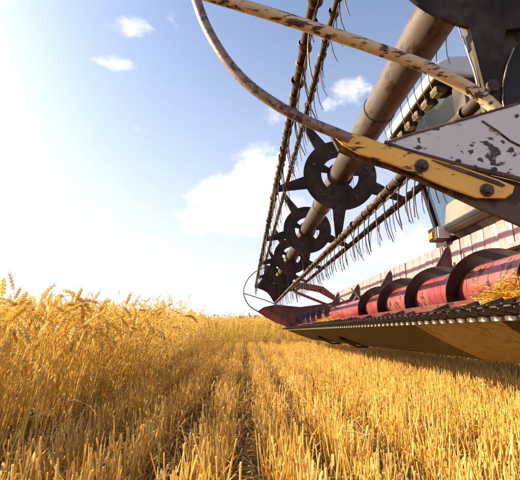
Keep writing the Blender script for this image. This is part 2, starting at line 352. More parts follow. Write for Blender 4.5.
for (x0,x1,y0,y1,de) in ((-2.0,2.6,-.3,2.2,1500),(-2.0,4.2,2.2,5,1150),(-2.2,8.5,5,11.2,480)):
    x, y = stubble_points(x0,x1,y0,y1,de); k = in_view(x, y) & thin(x, y) & (x > wheat_edge(y)+.10) & (y < 10.6) & (np.hypot(x, y) > .55); SX.append(x[k]); SY.append(y[k])
SX, SY = np.concatenate(SX), np.concatenate(SY); N = len(SX)
H0 = RNG.normal(.165, .03, N).clip(.05,.25); short = RNG.random(N) < .14; H0[short] *= RNG.uniform(.3,.8,short.sum())
lx = RNG.normal(0,.11,N); ly = RNG.normal(-.02,.12,N); fl = RNG.random(N) < .10; lx[fl] += RNG.normal(0,.45,fl.sum()); ly[fl] += RNG.normal(0,.45,fl.sum())
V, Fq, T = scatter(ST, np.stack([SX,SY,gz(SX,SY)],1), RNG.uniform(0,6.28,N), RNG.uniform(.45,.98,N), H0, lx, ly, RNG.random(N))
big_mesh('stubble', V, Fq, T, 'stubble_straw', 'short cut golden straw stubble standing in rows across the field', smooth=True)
# --- loose straw and chaff on the soil
LT = []
for k in range(10):
    L = random.uniform(.04,.15); b = random.uniform(-.02,.02); h = random.uniform(.0,.05)
    v, f = tmpl_tube([(-L/2,0,.006),(0,b,.012+h*.5),(L/2,0,.01+h)], .0021 if k % 3 else .0035, 4)
    if k % 3 == 0: v[:,2] = v[:,2]*.7
    LT.append((v, f, np.full(len(v), random.random())))
lxs, lys = [], []
for (x0,x1,y0,y1,de) in ((-1.6,2.6,-.2,3,480),(-1.8,4.6,3,6.5,260),(-2,8,6.5,10.4,90)):
    n_ = int((x1-x0)*(y1-y0)*de); x = RNG.uniform(x0,x1,n_); y = RNG.uniform(y0,y1,n_); k = in_view(x,y) & (np.hypot(x,y) > .5); lxs.append(x[k]); lys.append(y[k])
lxs, lys = np.concatenate(lxs), np.concatenate(lys); N = len(lxs)
V, Fq, T = scatter(LT, np.stack([lxs,lys,gz(lxs,lys)+RNG.exponential(.022,N)],1), RNG.uniform(0,6.28,N), RNG.uniform(.6,1.2,N), np.ones(N), RNG.normal(0,.05,N), RNG.normal(0,.05,N), RNG.random(N))
big_mesh('loose_straw', V, Fq, T, 'litter_straw', 'loose broken straw and chaff scattered between the stubble rows', smooth=True)

# --- wheat stalks
def oct_spike(c, ax, side, L, w):
    """a spikelet: 8-faced pointed grain husk as quads-degenerate-free 4-sided spindle (two rings)"""
    c = Vector(c); ax = Vector(ax).normalized(); s = (Vector(side)-ax*Vector(side).dot(ax)).normalized(); t = ax.cross(s)
    rings = [(0,.35),(.45,1.0),(1.0,.10)]; vs = []
    for (h, q) in rings:
        for k in range(4):
            a = math.pi/2*k; vs.append(tuple(c + ax*L*h + (s*math.cos(a)*w + t*math.sin(a)*w*.7)*q))
    fs = [(i*4+k, i*4+(k+1)%4, (i+1)*4+(k+1)%4, (i+1)*4+k) for i in range(2) for k in range(4)]
    return np.array(vs), np.array(fs)
def wheat_template(detail, nod, lean_curve):
    """unit stalk about 0.8 m long: curved stem, leaves, nodding ear; returns verts, quads, tone"""
    parts = []; H = .70
    stem = [Vector((lean_curve*(t**2.2)*.10, 0, H*t)) for t in ((0,.3,.6,.85,1.0) if detail else (0,.5,1.0))]
    d = (stem[-1]-stem[-2]).normalized(); p = stem[-1].copy(); neck = [p.copy()]; ang = 0
    nseg = 4 if detail else 2
    for i in range(nseg):                             # the neck below the ear bends over
        ang += nod/nseg; dd = Vector((math.sin(math.atan2(d.x,d.z)+ang), 0, math.cos(math.atan2(d.x,d.z)+ang))); p = p + dd*(.07/nseg); neck.append(p.copy())
    path = stem + neck[1:]; m = len(path)
    v, f = tmpl_tube(path, [.0021*(1-.45*i/m) for i in range(m)], 4 if detail else 3); parts.append((v, f, .45+.25*v[:,2]/H))
    L = random.uniform(.075,.10); ax = dd
    if detail:
        n = 9; q = p.copy(); a2 = math.atan2(ax.x, ax.z)
        for i in range(n):
            a2 += nod*.35/n; axd = Vector((math.sin(a2), 0, math.cos(a2))); w = .0042*(.75+.5*math.sin(math.pi*(i+.8)/(n+.6)))
            for sgn in (-1, 1):
                sd = Vector((0, sgn, 0)) if i % 2 else (Vector((math.cos(a2)*sgn, 0, -math.sin(a2)*sgn)))
                v, f = oct_spike(q + sd*w*.55, axd*1.0 + sd*.32, Vector((.3,1,.2)), L/n*2.0, w); parts.append((v, f, .55+.4*random.random()))
            q = q + axd*(L/n)
        for i in range(6):                            # short awns at the tip
            e = q + axd*.028 + Vector((random.uniform(-.006,.006), random.uniform(-.008,.008), random.uniform(-.004,.006)))
            v, f = tmpl_tube([q-axd*.004, e], [.0006,.0003], 3); parts.append((v, f, .9))
    else:
        v, f = tmpl_tube([p, p+ax*L*.3, p+ax*L*.75, p+ax*L+Vector((0,0,-.006))], [.0035,.0068,.0055,.0012], 4); parts.append((v, f, .75))
    for i in range(random.choice((0,1,1)) if detail else 1):               # dry twisted leaves
        z0 = H*random.uniform(.25,.78); a = random.uniform(0,6.28); LL = random.uniform(.10,.22); w = random.uniform(.003,.005)
        d2 = np.array([math.cos(a), math.sin(a), 0]); s = np.array([-d2[1], d2[0], .4]); dr = random.uniform(.4,1.3)
        pts = [np.array([lean_curve*((z0/H)**2.2)*.10,0,z0]) + d2*LL*t + np.array([0,0,LL*(.75*t-dr*1.6*t*t)]) for t in ((0,.35,.7,1) if detail else (0,.5,1))]
        lv = np.concatenate([[q-s*w*(1-j/len(pts)*.8), q+s*w*(1-j/len(pts)*.8)] for j, q in enumerate(pts)]); lf = np.array([[2*j,2*j+1,2*j+3,2*j+2] for j in range(len(pts)-1)]); parts.append((lv, lf, random.random()))
    return merge(parts)
WH = [wheat_template(True, random.choice((.3,.7,1.1,1.5,1.9,2.3)), random.uniform(-.4,1.2)) for k in range(16)]
WL = [wheat_template(False, random.choice((.3,.8,1.3,1.8)), random.uniform(-.3,1.0)) for k in range(12)]
def wheat_field(name, x0, x1, y0, y1, dens, keep, tmpl, hmean, hsd, label, lean=(.10,.0), leansd=.09):
    N = int((x1-x0)*(y1-y0)*dens); x = RNG.uniform(x0,x1,N); y = RNG.uniform(y0,y1,N); k = keep(x, y); x, y = x[k], y[k]; N = len(x)
    hs = RNG.normal(hmean, hsd, N).clip(.5, 1.5)
    V, Fq, T = scatter(tmpl, np.stack([x,y,gz(x,y)],1), RNG.uniform(0,6.28,N), np.ones(N), hs, RNG.normal(lean[0],leansd,N), RNG.normal(lean[1],leansd,N), RNG.random(N))
    return big_mesh(name, V, Fq, T, 'wheat_straw', label, smooth=True), N
CAMC = lambda x, y: np.hypot(x, y) > 1.75
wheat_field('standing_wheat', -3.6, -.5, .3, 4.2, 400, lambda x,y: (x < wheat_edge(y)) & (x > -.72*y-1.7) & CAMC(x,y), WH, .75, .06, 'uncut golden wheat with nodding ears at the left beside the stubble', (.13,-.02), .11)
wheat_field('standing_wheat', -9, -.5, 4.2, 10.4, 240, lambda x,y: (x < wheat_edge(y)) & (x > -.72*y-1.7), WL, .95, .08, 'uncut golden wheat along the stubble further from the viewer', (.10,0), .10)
wheat_field('standing_wheat', -10, 9.5, 10.4, 13.2, 200, lambda x,y: (y > 10.45+.15*np.sin(x*2.1)) & in_view(x,y), WL, 1.0, .08, 'wall of uncut wheat closing off the far end of the stubble', (.06,0), .10)
# --- the stalks that stand out above the edge of the crop, one by one
def stalk_thing(nod, lean, ear_len):
    root = thing('wheat_stalk', (0,0,0), 'tall ripe wheat stalk with its ear above the wheat edge at the left', 'wheat', 'wheat stalks standing out above the crop edge')
    Hs = .66; mb = MB(); pts = [Vector((lean*(t**2)*.14, 0, Hs*t-.02)) for t in (0,.3,.6,.85,1.0)]; a0 = math.atan2(pts[-1].x-pts[-2].x, pts[-1].z-pts[-2].z); p = pts[-1].copy()
    for i in range(4): a0 += nod/4; p = p+Vector((math.sin(a0),0,math.cos(a0)))*.02; pts.append(p.copy())
    part('stem', mb.tube(pts, [.0022]*5+[.0016]*4, 6), 'wheat_single', root, smooth=True, origin=(0,0,0))
    mb = MB(); n = 10; q = p.copy()
    for i in range(n):
        a0 += nod*.4/n; ax = Vector((math.sin(a0),0,math.cos(a0))); w = .0056*(.7+.5*math.sin(math.pi*(i+.8)/(n+.6)))
        for sg in (-1,1):
            sd = Vector((0,sg,0)) if i % 2 else Vector((math.cos(a0)*sg,0,-math.sin(a0)*sg))
            v, f = oct_spike(q+sd*w*.55, ax+sd*.34, Vector((.3,1,.2)), ear_len/n*2, w); mb.add([tuple(c) for c in v], [tuple(int(k) for k in g) for g in f])
            e = q+sd*w+ax*(ear_len/n*2); mb.tube([e-ax*.004, e+ax*.012+sd*.005], [.0007,.0003], 3)
        q = q+ax*(ear_len/n)
    part('ear', mb, 'wheat_single', root, origin=(0,0,0))
    mb = MB(); a = random.uniform(0,6.28); d2 = Vector((math.cos(a),math.sin(a),0)); sd = Vector((-d2.y,d2.x,.4)); z0 = Hs*random.uniform(.55,.8); b0_ = Vector((lean*((z0/Hs)**2)*.14,0,z0)); vs = []
    for j, t in enumerate((0,.25,.5,.75,1)): c = b0_+d2*.16*t+Vector((0,0,.16*(.8*t-1.5*t*t))); vs += [c-sd*.0045*(1-.8*t), c+sd*.0045*(1-.8*t)]
    part('leaf', mb.add(vs, [(2*j,2*j+1,2*j+3,2*j+2) for j in range(4)]), 'wheat_single', root, origin=(0,0,0))
    return root
PR = [stalk_thing(nd, le, el) for nd, le, el in ((.4,.6,.09),(1.0,1.0,.085),(1.6,.9,.09),(2.1,1.3,.08),(.15,.3,.095),(1.3,.2,.088))]
SP = [(14,298),(30,292),(42,289),(52,294),(60,287),(72,290),(78,297),(88,291),(98,299),(108,297),(121,301),(134,303),(147,304),(160,306),(172,309),(186,311),(22,303),(65,300)]
SP = [(x, y+5) for x, y in SP]
for i, (px, py) in enumerate(SP):
    Y = 1.55+.16*i if i < 16 else 1.75+.3*(i-16); top = U(px, py, Y); pr = PR[i % 6]
    if i < 6: o = pr
    else:
        o = pr.copy(); COL.objects.link(o)
        for ch in list(pr.children): c = ch.copy(); COL.objects.link(c); c.parent = o
    zg = float(gz(top.x, Y)); ht = max(v.co.z for ch in pr.children for v in ch.data.vertices); sc_ = (top.z-zg)/ht; o.location = (top.x-.06, Y, zg); o.scale = (1,1,sc_); o.rotation_euler = (random.gauss(0,.05), random.gauss(.05,.04), random.gauss(0,.7))
def canopy(x, y): return gz(x, y) + .66 + .03*np.sin(x*1.3)*np.sin(y*1.1) + .04*np.clip((y-13)/40, 0, 1)
tag(grid_obj('far_wheat_field', axis(list(np.arange(-40,41,2.0))+[-2500,-900,-300,-120,120,300,900,2500]), axis(list(np.arange(13.0,40,1.5))+[60,120,300,700,1500]), canopy, 'far_wheat'), 'ripe wheat field stretching away behind the wheat wall', kind='structure')

# ------------------------------------------------------------------ the reel
AX, AZ = .6975, 1.7307; RB = .503; ANG = [122-72*k for k in range(5)]      # axis (x,z), bat radius, bat angles
Y0, Y1 = .985, 9.42; PLY = [2.80, 4.45, 6.10, 7.75]
reel = thing('harvester_reel', (AX, 5.25, .18), 'long dark rusty pick-up reel with spiked discs and wire tines over the header', 'reel')
def cylY(mb, x, z, r, y0, y1, n=20, cap=True): return mb.tube([(x,y0,z),(x,y1,z)], r, n, cap)
sh = part('shaft', cylY(MB(), AX, AZ, .082, .88, 9.5, 28), 'reel_shaft', reel, smooth=True)
for y in np.arange(1.9, 9.4, 1.65):
    mb = MB(); mb.tube([(AX,y-.02,AZ),(AX,y+.02,AZ)], .0865, 28); part('weld_ring', mb, 'reel_shaft', sh, smooth=True)
def star_plate():
    """disc with five kidney openings round the shaft and five tapering spikes"""
    mb = MB(); th = .005; n = 70
    def P(r, a, y): return (AX+r*math.cos(R(a)), y, AZ+r*math.sin(R(a)))
    def ring(r0, r1, a0, a1, k, closed=False):
        vs, fs = [], []
        A = [a0+(a1-a0)*i/k for i in range(k+1)]
        for a in A: vs += [P(r0,a,-th), P(r1,a,-th), P(r0,a,th), P(r1,a,th)]
        for i in range(k):
            b = 4*i; c = 4*(i+1); fs += [(b,b+1,c+1,c), (b+2,c+2,c+3,b+3), (b+1,b+3,c+3,c+1), (b,c,c+2,b+2)]
        if not closed: fs += [(0,2,3,1), (4*k,4*k+1,4*k+3,4*k+2)]
        mb.add(vs, fs)
    ring(.142, .276, 0, 360, n, True)                  # outer ring
    ring(.078, .098, 0, 360, 40, True)                 # hub collar
    for a0, a1 in ((146,172),(224,310),(358,446)): ring(.0975, .1425, a0, a1, 10)    # webs between three openings
    for a in ANG:                                      # spikes, a little thicker than the disc
        t = th*1.35; vs = []
        for (r, w) in ((.262,.050),(.34,.040),(.42,.030),(RB+.008,.020)):
            dx, dz = math.cos(R(a)), math.sin(R(a)); cx, cz = AX+dx*r, AZ+dz*r
            vs += [(cx-dz*w,-t,cz+dx*w),(cx+dz*w,-t,cz-dx*w),(cx+dz*w,t,cz-dx*w),(cx-dz*w,t,cz+dx*w)]
        fs = [(3,2,1,0),(12,13,14,15)]
        for i in range(3):
            for k in range(4): fs.append((i*4+k, i*4+(k+1)%4, (i+1)*4+(k+1)%4, (i+1)*4+k))
        mb.add(vs, fs)
    return mb
def bolt_mb(c, ax, r, h, n=6):
    mb = MB(); c = Vector(c); ax = Vector(ax); mb.tube([c, c+ax*h], r, n); return mb
sp0 = None
for y in PLY:
    if sp0 is None:
        sp0 = part('star_plate', star_plate(), 'reel_steel', reel, origin=(AX,0,AZ)); sp0.location.y = y-5.25; sp = sp0
    else: sp = inst(sp0, reel, (AX, y, AZ))
    if y < 5:
        for a in ANG:
            q = (AX+.21*math.cos(R(a+36)), y-.008, AZ+.21*math.sin(R(a+36)))
            if y == PLY[0] and a == ANG[0]: b0 = part('bolt', bolt_mb((q[0], y-.004, q[2]), (0,-1,0), .013, .012), 'clamp', sp)
            else: inst(b0, sp, (q[0], y-.010, q[2]))
# near end plate: larger, without openings
NP = .945; mb = MB(); pl = []
for i in range(100):
    a = i*3.6; dmin = min(abs((a-q+180)%360-180) for q in ANG)
    if dmin > 11: pl.append((AX+.318*math.cos(R(a)), AZ+.318*math.sin(R(a))))
    elif dmin < 1.8:
        q = min(ANG, key=lambda q: abs((a-q+180)%360-180)); dx, dz = math.cos(R(q)), math.sin(R(q))
        pl += [(AX+dx*r_+dz*w, AZ+dz*r_-dx*w) for r_, w in ((.315,.052),(RB+.01,.018),(RB+.01,-.018),(.315,-.052))]
npo = part('end_plate', mb.prism(pl, NP, NP+.012), 'reel_steel', reel)
for a in ANG: part('bolt', bolt_mb((AX+.26*math.cos(R(a+30)), NP+.001, AZ+.26*math.sin(R(a+30))), (0,-1,0), .014, .012), 'clamp', npo)
mb = MB(); poly = [(AX+(RB+.01)*math.cos(R(a)), AZ+(RB+.01)*math.sin(R(a))) for a in ANG[::-1]]
# far end sheet: five-cornered with slightly hollow sides
pp = []
for i in range(5):
    a = poly[i]; b_ = poly[(i+1)%5]; pp.append(a)
    for t in (.25,.5,.75):
        m_ = Vector(a).lerp(Vector(b_), t); d = Vector((AX,AZ))-m_; m_ = m_ + d*.22*math.sin(math.pi*t); pp.append((m_.x, m_.y))
part('end_plate', mb.prism(pp, 9.405, 9.42), 'reel_steel', reel)
TN = None; TS = .108; far_t = MB()
def tine_mb():
    """spring tine: coil clamped to the bat, long bent wire"""
    mb = MB(); mb.tube([(0,-.024,-.003),(0,-.018,-.003),(0,.018,-.003),(0,.024,-.003)], [.019,.0235,.0235,.019], 10, cap=False)
    pts = [(.006,.014,-.015),(.0,.016,-.09),(.003,.016,-.16),(.010,.016,-.195),(.017,.016,-.222)]
    mb.tube(pts, [.0034,.0032,.003,.0028,.0025], 4); return mb
bats = []
for ai, a in enumerate(ANG):
    bx, bz = AX+RB*math.cos(R(a)), AZ+RB*math.sin(R(a))
    mb = MB()
    k = 14; pts = [(bx+.004*math.sin(i*2.1+ai), Y0-.05+(Y1-Y0+.04)*i/k, bz+.004*math.sin(i*1.7)) for i in range(k+1)]
    mb.tube(pts, .0185, 10); bt = part('bat', mb, 'bat_rust', reel, smooth=True)
    mb = MB(); mb.box((bx+.006,Y0+.02,bz-.034),(bx+.010,Y1-.03,bz-.004)); part('tine_rail', mb, 'reel_steel', bt)
    ny = int((Y1-.1-Y0-.05)/TS)
    for i in range(ny+1):
        y = Y0+.07+i*TS+(ai%2)*.03
        if i >= 60:                                       # beyond the 300 nearest: one joined part
            q = tine_mb(); dx_, dy_ = random.gauss(.0,.08), random.gauss(0,.07); far_t.add([(bx+c[0]-c[2]*dx_, y+c[1]-c[2]*dy_, bz+c[2]) for c in q.v], q.f); continue
        if TN is None: TN = part('tine', tine_mb(), 'tine_steel', bt, origin=(0,0,0), smooth=True); TN.location = Vector((bx,y,bz))-wpos(bt); t_ = TN
        else: t_ = inst(TN, bt, (bx, y, bz))
        t_.rotation_euler = (random.gauss(0,.07), random.gauss(-.03,.10), random.gauss(0,.25)); t_.scale = (1,1,random.uniform(.86,1.06))
        if random.random() < .05: t_.rotation_euler.x += random.choice((-.35,.3))

part('tine', far_t, 'tine_steel', reel, smooth=True, kind='stuff', label='the small far tines of all five bats')
# ------------------------------------------------------------------ the header
hdr = thing('harvester_header', (1.3, 5.25, .18), 'wide red grain header with knife bar, auger and crop dividers, raised over the stubble', 'header')
NY = .90; FY = 9.56
def px_poly(pts, Y): return [UX(x, y, Y) for x, y in pts]
# near side panel
white = px_poly([(386,143.5),(412,135),(440,127),(482,115),(520,104),(580,88),(760,60),(930,70),(930,330),(700,245),(580,200),(520,179.5),(462,166),(431,157.5),(404,150)], NY)
sp = part('side_panel', MB().prism(white, NY, NY+.006), 'white_sheet', hdr, label='pale panel with chipped paint and rust spots')
# crease running down the sheet, the rolled rim along its lower edge
rim = [U(x, y, NY-.004) for x, y in [(384,142.5),(404,150),(431,157.5),(462,166),(520,179.5),(580,200),(700,245)]]
part('rolled_rim', MB().tube(smooth_path(rim,4), .0065, 8), 'rust_plate', sp, smooth=True)
part('scratch_bead', MB().tube([U(482,121,NY-.001),U(497,131,NY-.001),U(510,141,NY-.001),U(526,149,NY-.001)], .0028, 6), 'rust_plate', sp, smooth=True)
part('top_rim', MB().tube([U(x, y, NY+.003) for x, y in [(386,143),(412,134.5),(440,126.5),(482,114.5),(520,103.5),(580,87.5),(760,59.5)]], .0045, 6), 'rust_plate', sp, smooth=True)
back = px_poly([(327,124),(345,130),(375,139),(404,150),(431,157.5),(462,166),(520,180),(700,246),(930,332),(930,470),(760,420),(600,262),(560,240),(520,222),(483,206.5),(446,189),(422,178.5),(391,166),(360,157),(340,148)], NY-.003)
sk = part('divider_plate', MB().prism(back, NY+.008, NY+.02), 'rust_plate', hdr, label='dark rusty plate behind the yellow strip')
strip = px_poly([(333,130),(345,131),(360,134.5),(391,146),(431,158),(462,166.5),(498,179),(515,186),(513,193),(506,198),(477,197.5),(446,186.5),(422,176),(391,163.5),(360,154),(343,144.5),(334,136)], NY-.012)
ys_ = part('edge_strip', MB().prism(strip, NY-.012, NY-.005), 'yellow_strip', hdr, bevel=.002, label='yellow worn steel strip with two bolts')
st2 = px_poly([(432,159.5),(462,168.2),(498,181),(506,185.5),(503,186.5),(470,174.5),(446,166)], NY-.016)
part('strip_fold', MB().prism(st2, NY-.016, NY-.0125), 'rust_plate', ys_)
for (bx_, by_) in ((421.5,166),(486.5,190.5)):
    c = U(bx_, by_, NY-.012); b_ = part('bolt', MB().tube([c, c+Vector((0,-.004,0))], .0165, 18), 'rust_plate', ys_, smooth=True)
    part('bolt_head', MB().tube([c+Vector((0,-.0035,0)), c+Vector((.001,-.014,0))], .0105, 6), 'clamp', b_)
for (qx,qy) in ((409,153.5),(458,162),(494,170)):
    c = U(qx, qy, NY-.002); part('rivet', MB().tube([c, c+Vector((0,-.006,0))], [.008,.005], 10), 'rust_plate', sp, smooth=True)
# the two pipes of a crop divider; the same bent pipes stand at both ends of the header
LOOP = [(350,139),(336,133),(310,122.5),(280,107),(250,86),(228,62.5),(210.5,35),(199,8),(193,-22),(200,-70),(240,-128),(309,-172),(420,-190),(560,-150),(640,60)]
BAR = [(197,-8),(215,-2.5),(260,11),(300,23.5),(340,36.5),(380,50),(420,64.5),(445,76),(468,88),(487,101),(503,117),(512,128)]
lp = smooth_path([U(x,y,NY-.012) for x,y in LOOP], 5); br = smooth_path([U(x,y,NY+.03) for x,y in BAR], 5)
part('divider_loop', MB().tube(lp, .0130, 14), 'pipe_brown', hdr, smooth=True, label='big bent pipe at the near end, worn brown')
bm_ = part('divider_bar', MB().tube(br, .0165, 14), 'pipe_yellow', hdr, smooth=True, label='straight pale yellow pipe with rust flakes')
dy = Vector((0, FY-NY, -.02)); sx_ = lambda v: Vector(((v.x+.09)*1.08, v.y, v.z))
part('divider_loop', MB().tube([sx_(v)+dy for v in lp], .013, 8), 'pipe_brown', hdr, smooth=True)
part('divider_bar', MB().tube([sx_(v)+dy for v in br], .011, 8), 'pipe_brown', hdr, smooth=True)
ap = px_poly([(466,36),(472,60),(477,84),(480,100),(484,118),(505,118),(580,100),(620,20),(580,-60),(440,-60)], NP+.04)
part('arm_plate', MB().prism(ap, NP+.03, NP+.045), 'black_steel', hdr)
part('bracket_edge', MB().tube([U(x,y,NP+.025) for x,y in ((463,37),(469,56),(474,70),(477.5,84))], .0028, 6), 'white_sheet', hdr, smooth=True)  # pale rod painted in for the light along the dark plate's edge
# dark upright bracket right of the near plate
bk = px_poly([(513,50),(506,66),(503,82),(502,98),(504,110),(600,110),(640,20),(560,10)], NY+.07)
part('arm_bracket', MB().prism(bk, NY+.06, NY+.075), 'dark_navy', hdr)
part('bracket_edge', MB().tube([U(x,y,NY+.055) for x,y in ((514,48),(507,65),(503.5,82),(502.5,98),(504,108))], .0022, 6), 'white_sheet', hdr, smooth=True)
# reel lift arms, near (out of the frame, above) and far
def reel_arm(y, mat):
    mb = MB(); pts = [(AX-.06,AZ-.05),(AX+.05,AZ-.07),(1.25,AZ-.12),(1.75,AZ-.22),(2.12,AZ-.42),(2.2,AZ-.36),(1.85,AZ-.08),(1.3,AZ+.02),(AX+.05,AZ+.07),(AX-.06,AZ+.05)]
    o = part('reel_arm', mb.prism(pts, y, y+.07), mat, hdr, bevel=.006)
    c = MB(); c.tube([(1.15,y+.035,AZ-.2),(1.95,y+.035,AZ-.52)], .032, 12); part('lift_cylinder', c, 'body_red', o, smooth=True)
    c = MB(); c.tube([(1.16,y+.035,AZ-.205),(.95,y+.035,AZ-.09)], .018, 10); part('piston_rod', c, 'chrome', o, smooth=True)
reel_arm(NY-.10, 'dark_red'); reel_arm(FY+.03, 'red_sheet')
# far side sheet
far = px_poly([(258,311),(264,307),(276,304.5),(300,307),(330,303),(352,296),(352,322),(330,324),(293,328.5),(276,322.5),(268,318)], FY)
fs_ = part('side_panel', MB().prism(far, FY-.012, FY), 'dark_red', hdr, label='dark red far end sheet')
part('nose_plate', MB().prism(px_poly([(257,311.5),(266,309),(285,319),(292,328.5),(276,323),(266,317.5)], FY-.02), FY-.06, FY-.014), 'red_sheet', fs_)
# knife bar
KX, KZ = .90, .655; YA, YB = 1.0, FY-.02
cb = part('cutter_bar', MB().prism([(KX+.02,KZ-.012),(KX+.13,KZ-.020),(KX+.13,KZ+.010),(KX+.02,KZ+.006)], YA, YB), 'cutter_dark', hdr)
part('knife_back', MB().box((KX+.0,YA,KZ+.0065),(KX+.035,YB,KZ+.017)), 'cutter_dark', cb)
lip = part('lip', MB().prism([(KX+.022,KZ-.035),(KX+.040,KZ-.037),(KX+.040,KZ-.0205),(KX+.022,KZ-.0185)], YA, YB), 'guard_steel', cb)
ng = int((YB-YA)/.0825); g0 = None; s0 = None; c0 = None; t0_ = None
for i in range(ng):
    y = YA+.04+i*.0825
    if g0 is None:
        mb = MB(); vs = []
        for (x, w, h0, h1) in ((KX+.05,.017,-.018,.014),(KX-.005,.014,-.016,.012),(KX-.05,.008,-.008,.008),(KX-.085,.0025,-.002,.004)):
            vs += [(x,-w,KZ+h0),(x,w,KZ+h0),(x,w,KZ+h1),(x,-w,KZ+h1)]
        fs = [(3,2,1,0),(12,13,14,15)] + [(a*4+k,a*4+(k+1)%4,(a+1)*4+(k+1)%4,(a+1)*4+k) for a in range(3) for k in range(4)]
        mb.add(vs, fs); g0 = part('guard', mb, 'guard_steel', cb, origin=(KX,0,KZ)); g0.location.y = y-wpos(cb).y; g = g0
        mb = MB(); mb.prismz([(KX+.03,-.037),(KX+.03,.037),(KX-.045,.006),(KX-.045,-.006)], KZ+.0175, KZ+.0205); s0 = part('knife_section', mb, 'guard_steel', cb, origin=(KX,0,KZ)); s0.location.y = y+.04-wpos(cb).y
        mb = MB(); mb.add([(KX+.06,-.02,KZ+.012),(KX+.10,-.02,KZ+.012),(KX+.10,.02,KZ+.012),(KX+.06,.02,KZ+.012),(KX+.005,-.007,KZ+.024),(KX+.085,-.011,KZ+.050),(KX+.085,.011,KZ+.050),(KX+.005,.007,KZ+.024)], [(0,3,2,1),(4,5,6,7),(0,1,5,4),(1,2,6,5),(2,3,7,6),(3,0,4,7)])
        c0 = part('hold_down_clip', mb, 'cutter_dark', cb, origin=(KX,0,KZ)); c0.location.y = y-wpos(cb).y
        mb = MB(); mb.box((KX+.012,-.018,KZ-.036),(KX+.0205,.018,KZ-.022)); t0_ = part('lip_tooth', mb, 'bright_lip', cb, origin=(KX,0,KZ)); t0_.location.y = y-wpos(cb).y
    else:
        g = inst(g0, cb, (KX,y,KZ)); g.rotation_euler = (0, random.gauss(0,.02), random.gauss(0,.03)); inst(s0, cb, (KX,y+.04,KZ))
        if random.random() < .75: q = inst(c0, cb, (KX,y,KZ)); q.scale.z = random.uniform(.6,1.25); q.rotation_euler = (random.gauss(0,.05), 0, random.gauss(0,.08))
        inst(t0_, cb, (KX,y,KZ))
# floor, trough and belly
part('floor_sheet', MB().add([(KX+.10,YA,KZ+.012),(KX+.10,YB,KZ+.012),(1.22,YB,KZ+.02),(1.22,YA,KZ+.02),(KX+.10,YA,KZ+.004),(KX+.10,YB,KZ+.004),(1.22,YB,KZ+.012),(1.22,YA,KZ+.012)],[(0,3,2,1),(4,5,6,7),(0,1,5,4),(2,3,7,6),(1,2,6,5),(3,0,4,7)]), 'red_sheet', hdr)
AUX, AUZ = 1.43, .848
tr = [(AUX+.29*math.cos(R(a)), AUZ+.02+.29*math.sin(R(a))) for a in np.arange(205, 361, 12)]; tr2 = [(AUX+.30*math.cos(R(a)), AUZ+.02+.30*math.sin(R(a))) for a in np.arange(205, 361, 12)]
part('auger_trough', MB().prism(tr + tr2[::-1], YA, YB), 'dark_red', hdr, smooth=True)
PR_ = [(KX+.05,KZ-.030),(1.20,KZ-.13),(1.55,.405),(1.72,.42),(1.72,.435),(1.55,.420),(1.20,KZ-.115),(KX+.05,KZ-.0225)]
def slant(x): return .62*(x-KX-.05)  # shears the joints to follow the borders of the painted shade
def belly(y0, y1, first=False, last=False):
    n = len(PR_); vs = [(x, YA if first else min(YB, y0+slant(x)), z) for x, z in PR_] + [(x, YB if last else min(YB, y1+slant(x)), z) for x, z in PR_]
    return MB().add(vs, [tuple(range(n-1,-1,-1)), tuple(range(n,2*n))] + [(i,(i+1)%n,n+(i+1)%n,n+i) for i in range(n)])
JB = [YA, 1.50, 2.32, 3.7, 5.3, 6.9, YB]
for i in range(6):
    part('belly_sheet', belly(JB[i]+.004, JB[i+1]-.004, i == 0, i == 5), ('black_steel','belly_ochre_lit','belly_shaded','belly_shaded','belly_shaded','belly_shaded')[i], hdr)  # nearest and far sheets coloured dark as shade, the ochre one as bounce-lit
    if 2 < i < 5:
        y1_ = JB[i+1]; pr = [(1.21,KZ-.150),(1.24,KZ-.178),(1.5,.372),(1.66,.375),(1.66,.398),(1.5,.396),(1.24,KZ-.152),(1.21,KZ-.146)]
        mb = MB(); n = len(pr); vs = [(x, y1_+slant(x)+d, z) for d in (-.2,-.02) for x, z in pr]
        part('skid_shoe', mb.add(vs, [tuple(range(n-1,-1,-1)), tuple(range(n,2*n))] + [(k,(k+1)%n,n+(k+1)%n,n+k) for k in range(n)]), 'black_steel', hdr)
# back wall of narrow panels
BX, BZ0, BZ1 = 2.10, .80, 1.475
bw_ = part('back_wall', MB().box((BX+.012,YA,BZ0),(BX+.03,YB,BZ1-.004)), 'red_sheet', hdr)
npn = 43; pw = (YB-YA)/npn; p0 = None
for i in range(npn):
    y = YA+pw*(i+.5)
    if p0 is None:
        mb = MB(); mb.prismz([(BX+.011,-pw/2+.004),(BX-.002,-pw/2+.006),(BX-.010,-pw/2+.03),(BX-.010,pw/2-.03),(BX-.002,pw/2-.006),(BX+.011,pw/2-.004)], BZ0, BZ1)
        p0 = part('wall_panel', mb, 'pink_sheet', bw_, origin=(BX,0,BZ0)); p0.location.y = y-wpos(bw_).y
    else: q = inst(p0, bw_, (BX,y,BZ0)); q.rotation_euler = (0, random.gauss(0,.006), random.gauss(0,.012))
part('top_beam', MB().box((BX+.03,YA,BZ1-.12),(BX+.16,YB,BZ1-.01)), 'red_sheet', hdr, bevel=.008)
rl = part('back_rail', MB().prism([(BX-.10,1.235),(BX-.015,1.245),(BX-.015,1.205),(BX-.10,1.205)], YA, YB), 'pink_sheet', hdr)
for y in (2.2, 3.75, 5.35, 6.95, 8.5):                # dark shark-fin stripper plates behind the auger
    mb = MB(); mb.prism([(1.78,1.13),(1.985,1.13),(1.985,1.36),(1.965,1.40),(1.93,1.37),(1.86,1.25)], y, y+.014); part('stripper_fin', mb, 'flight_steel', rl)
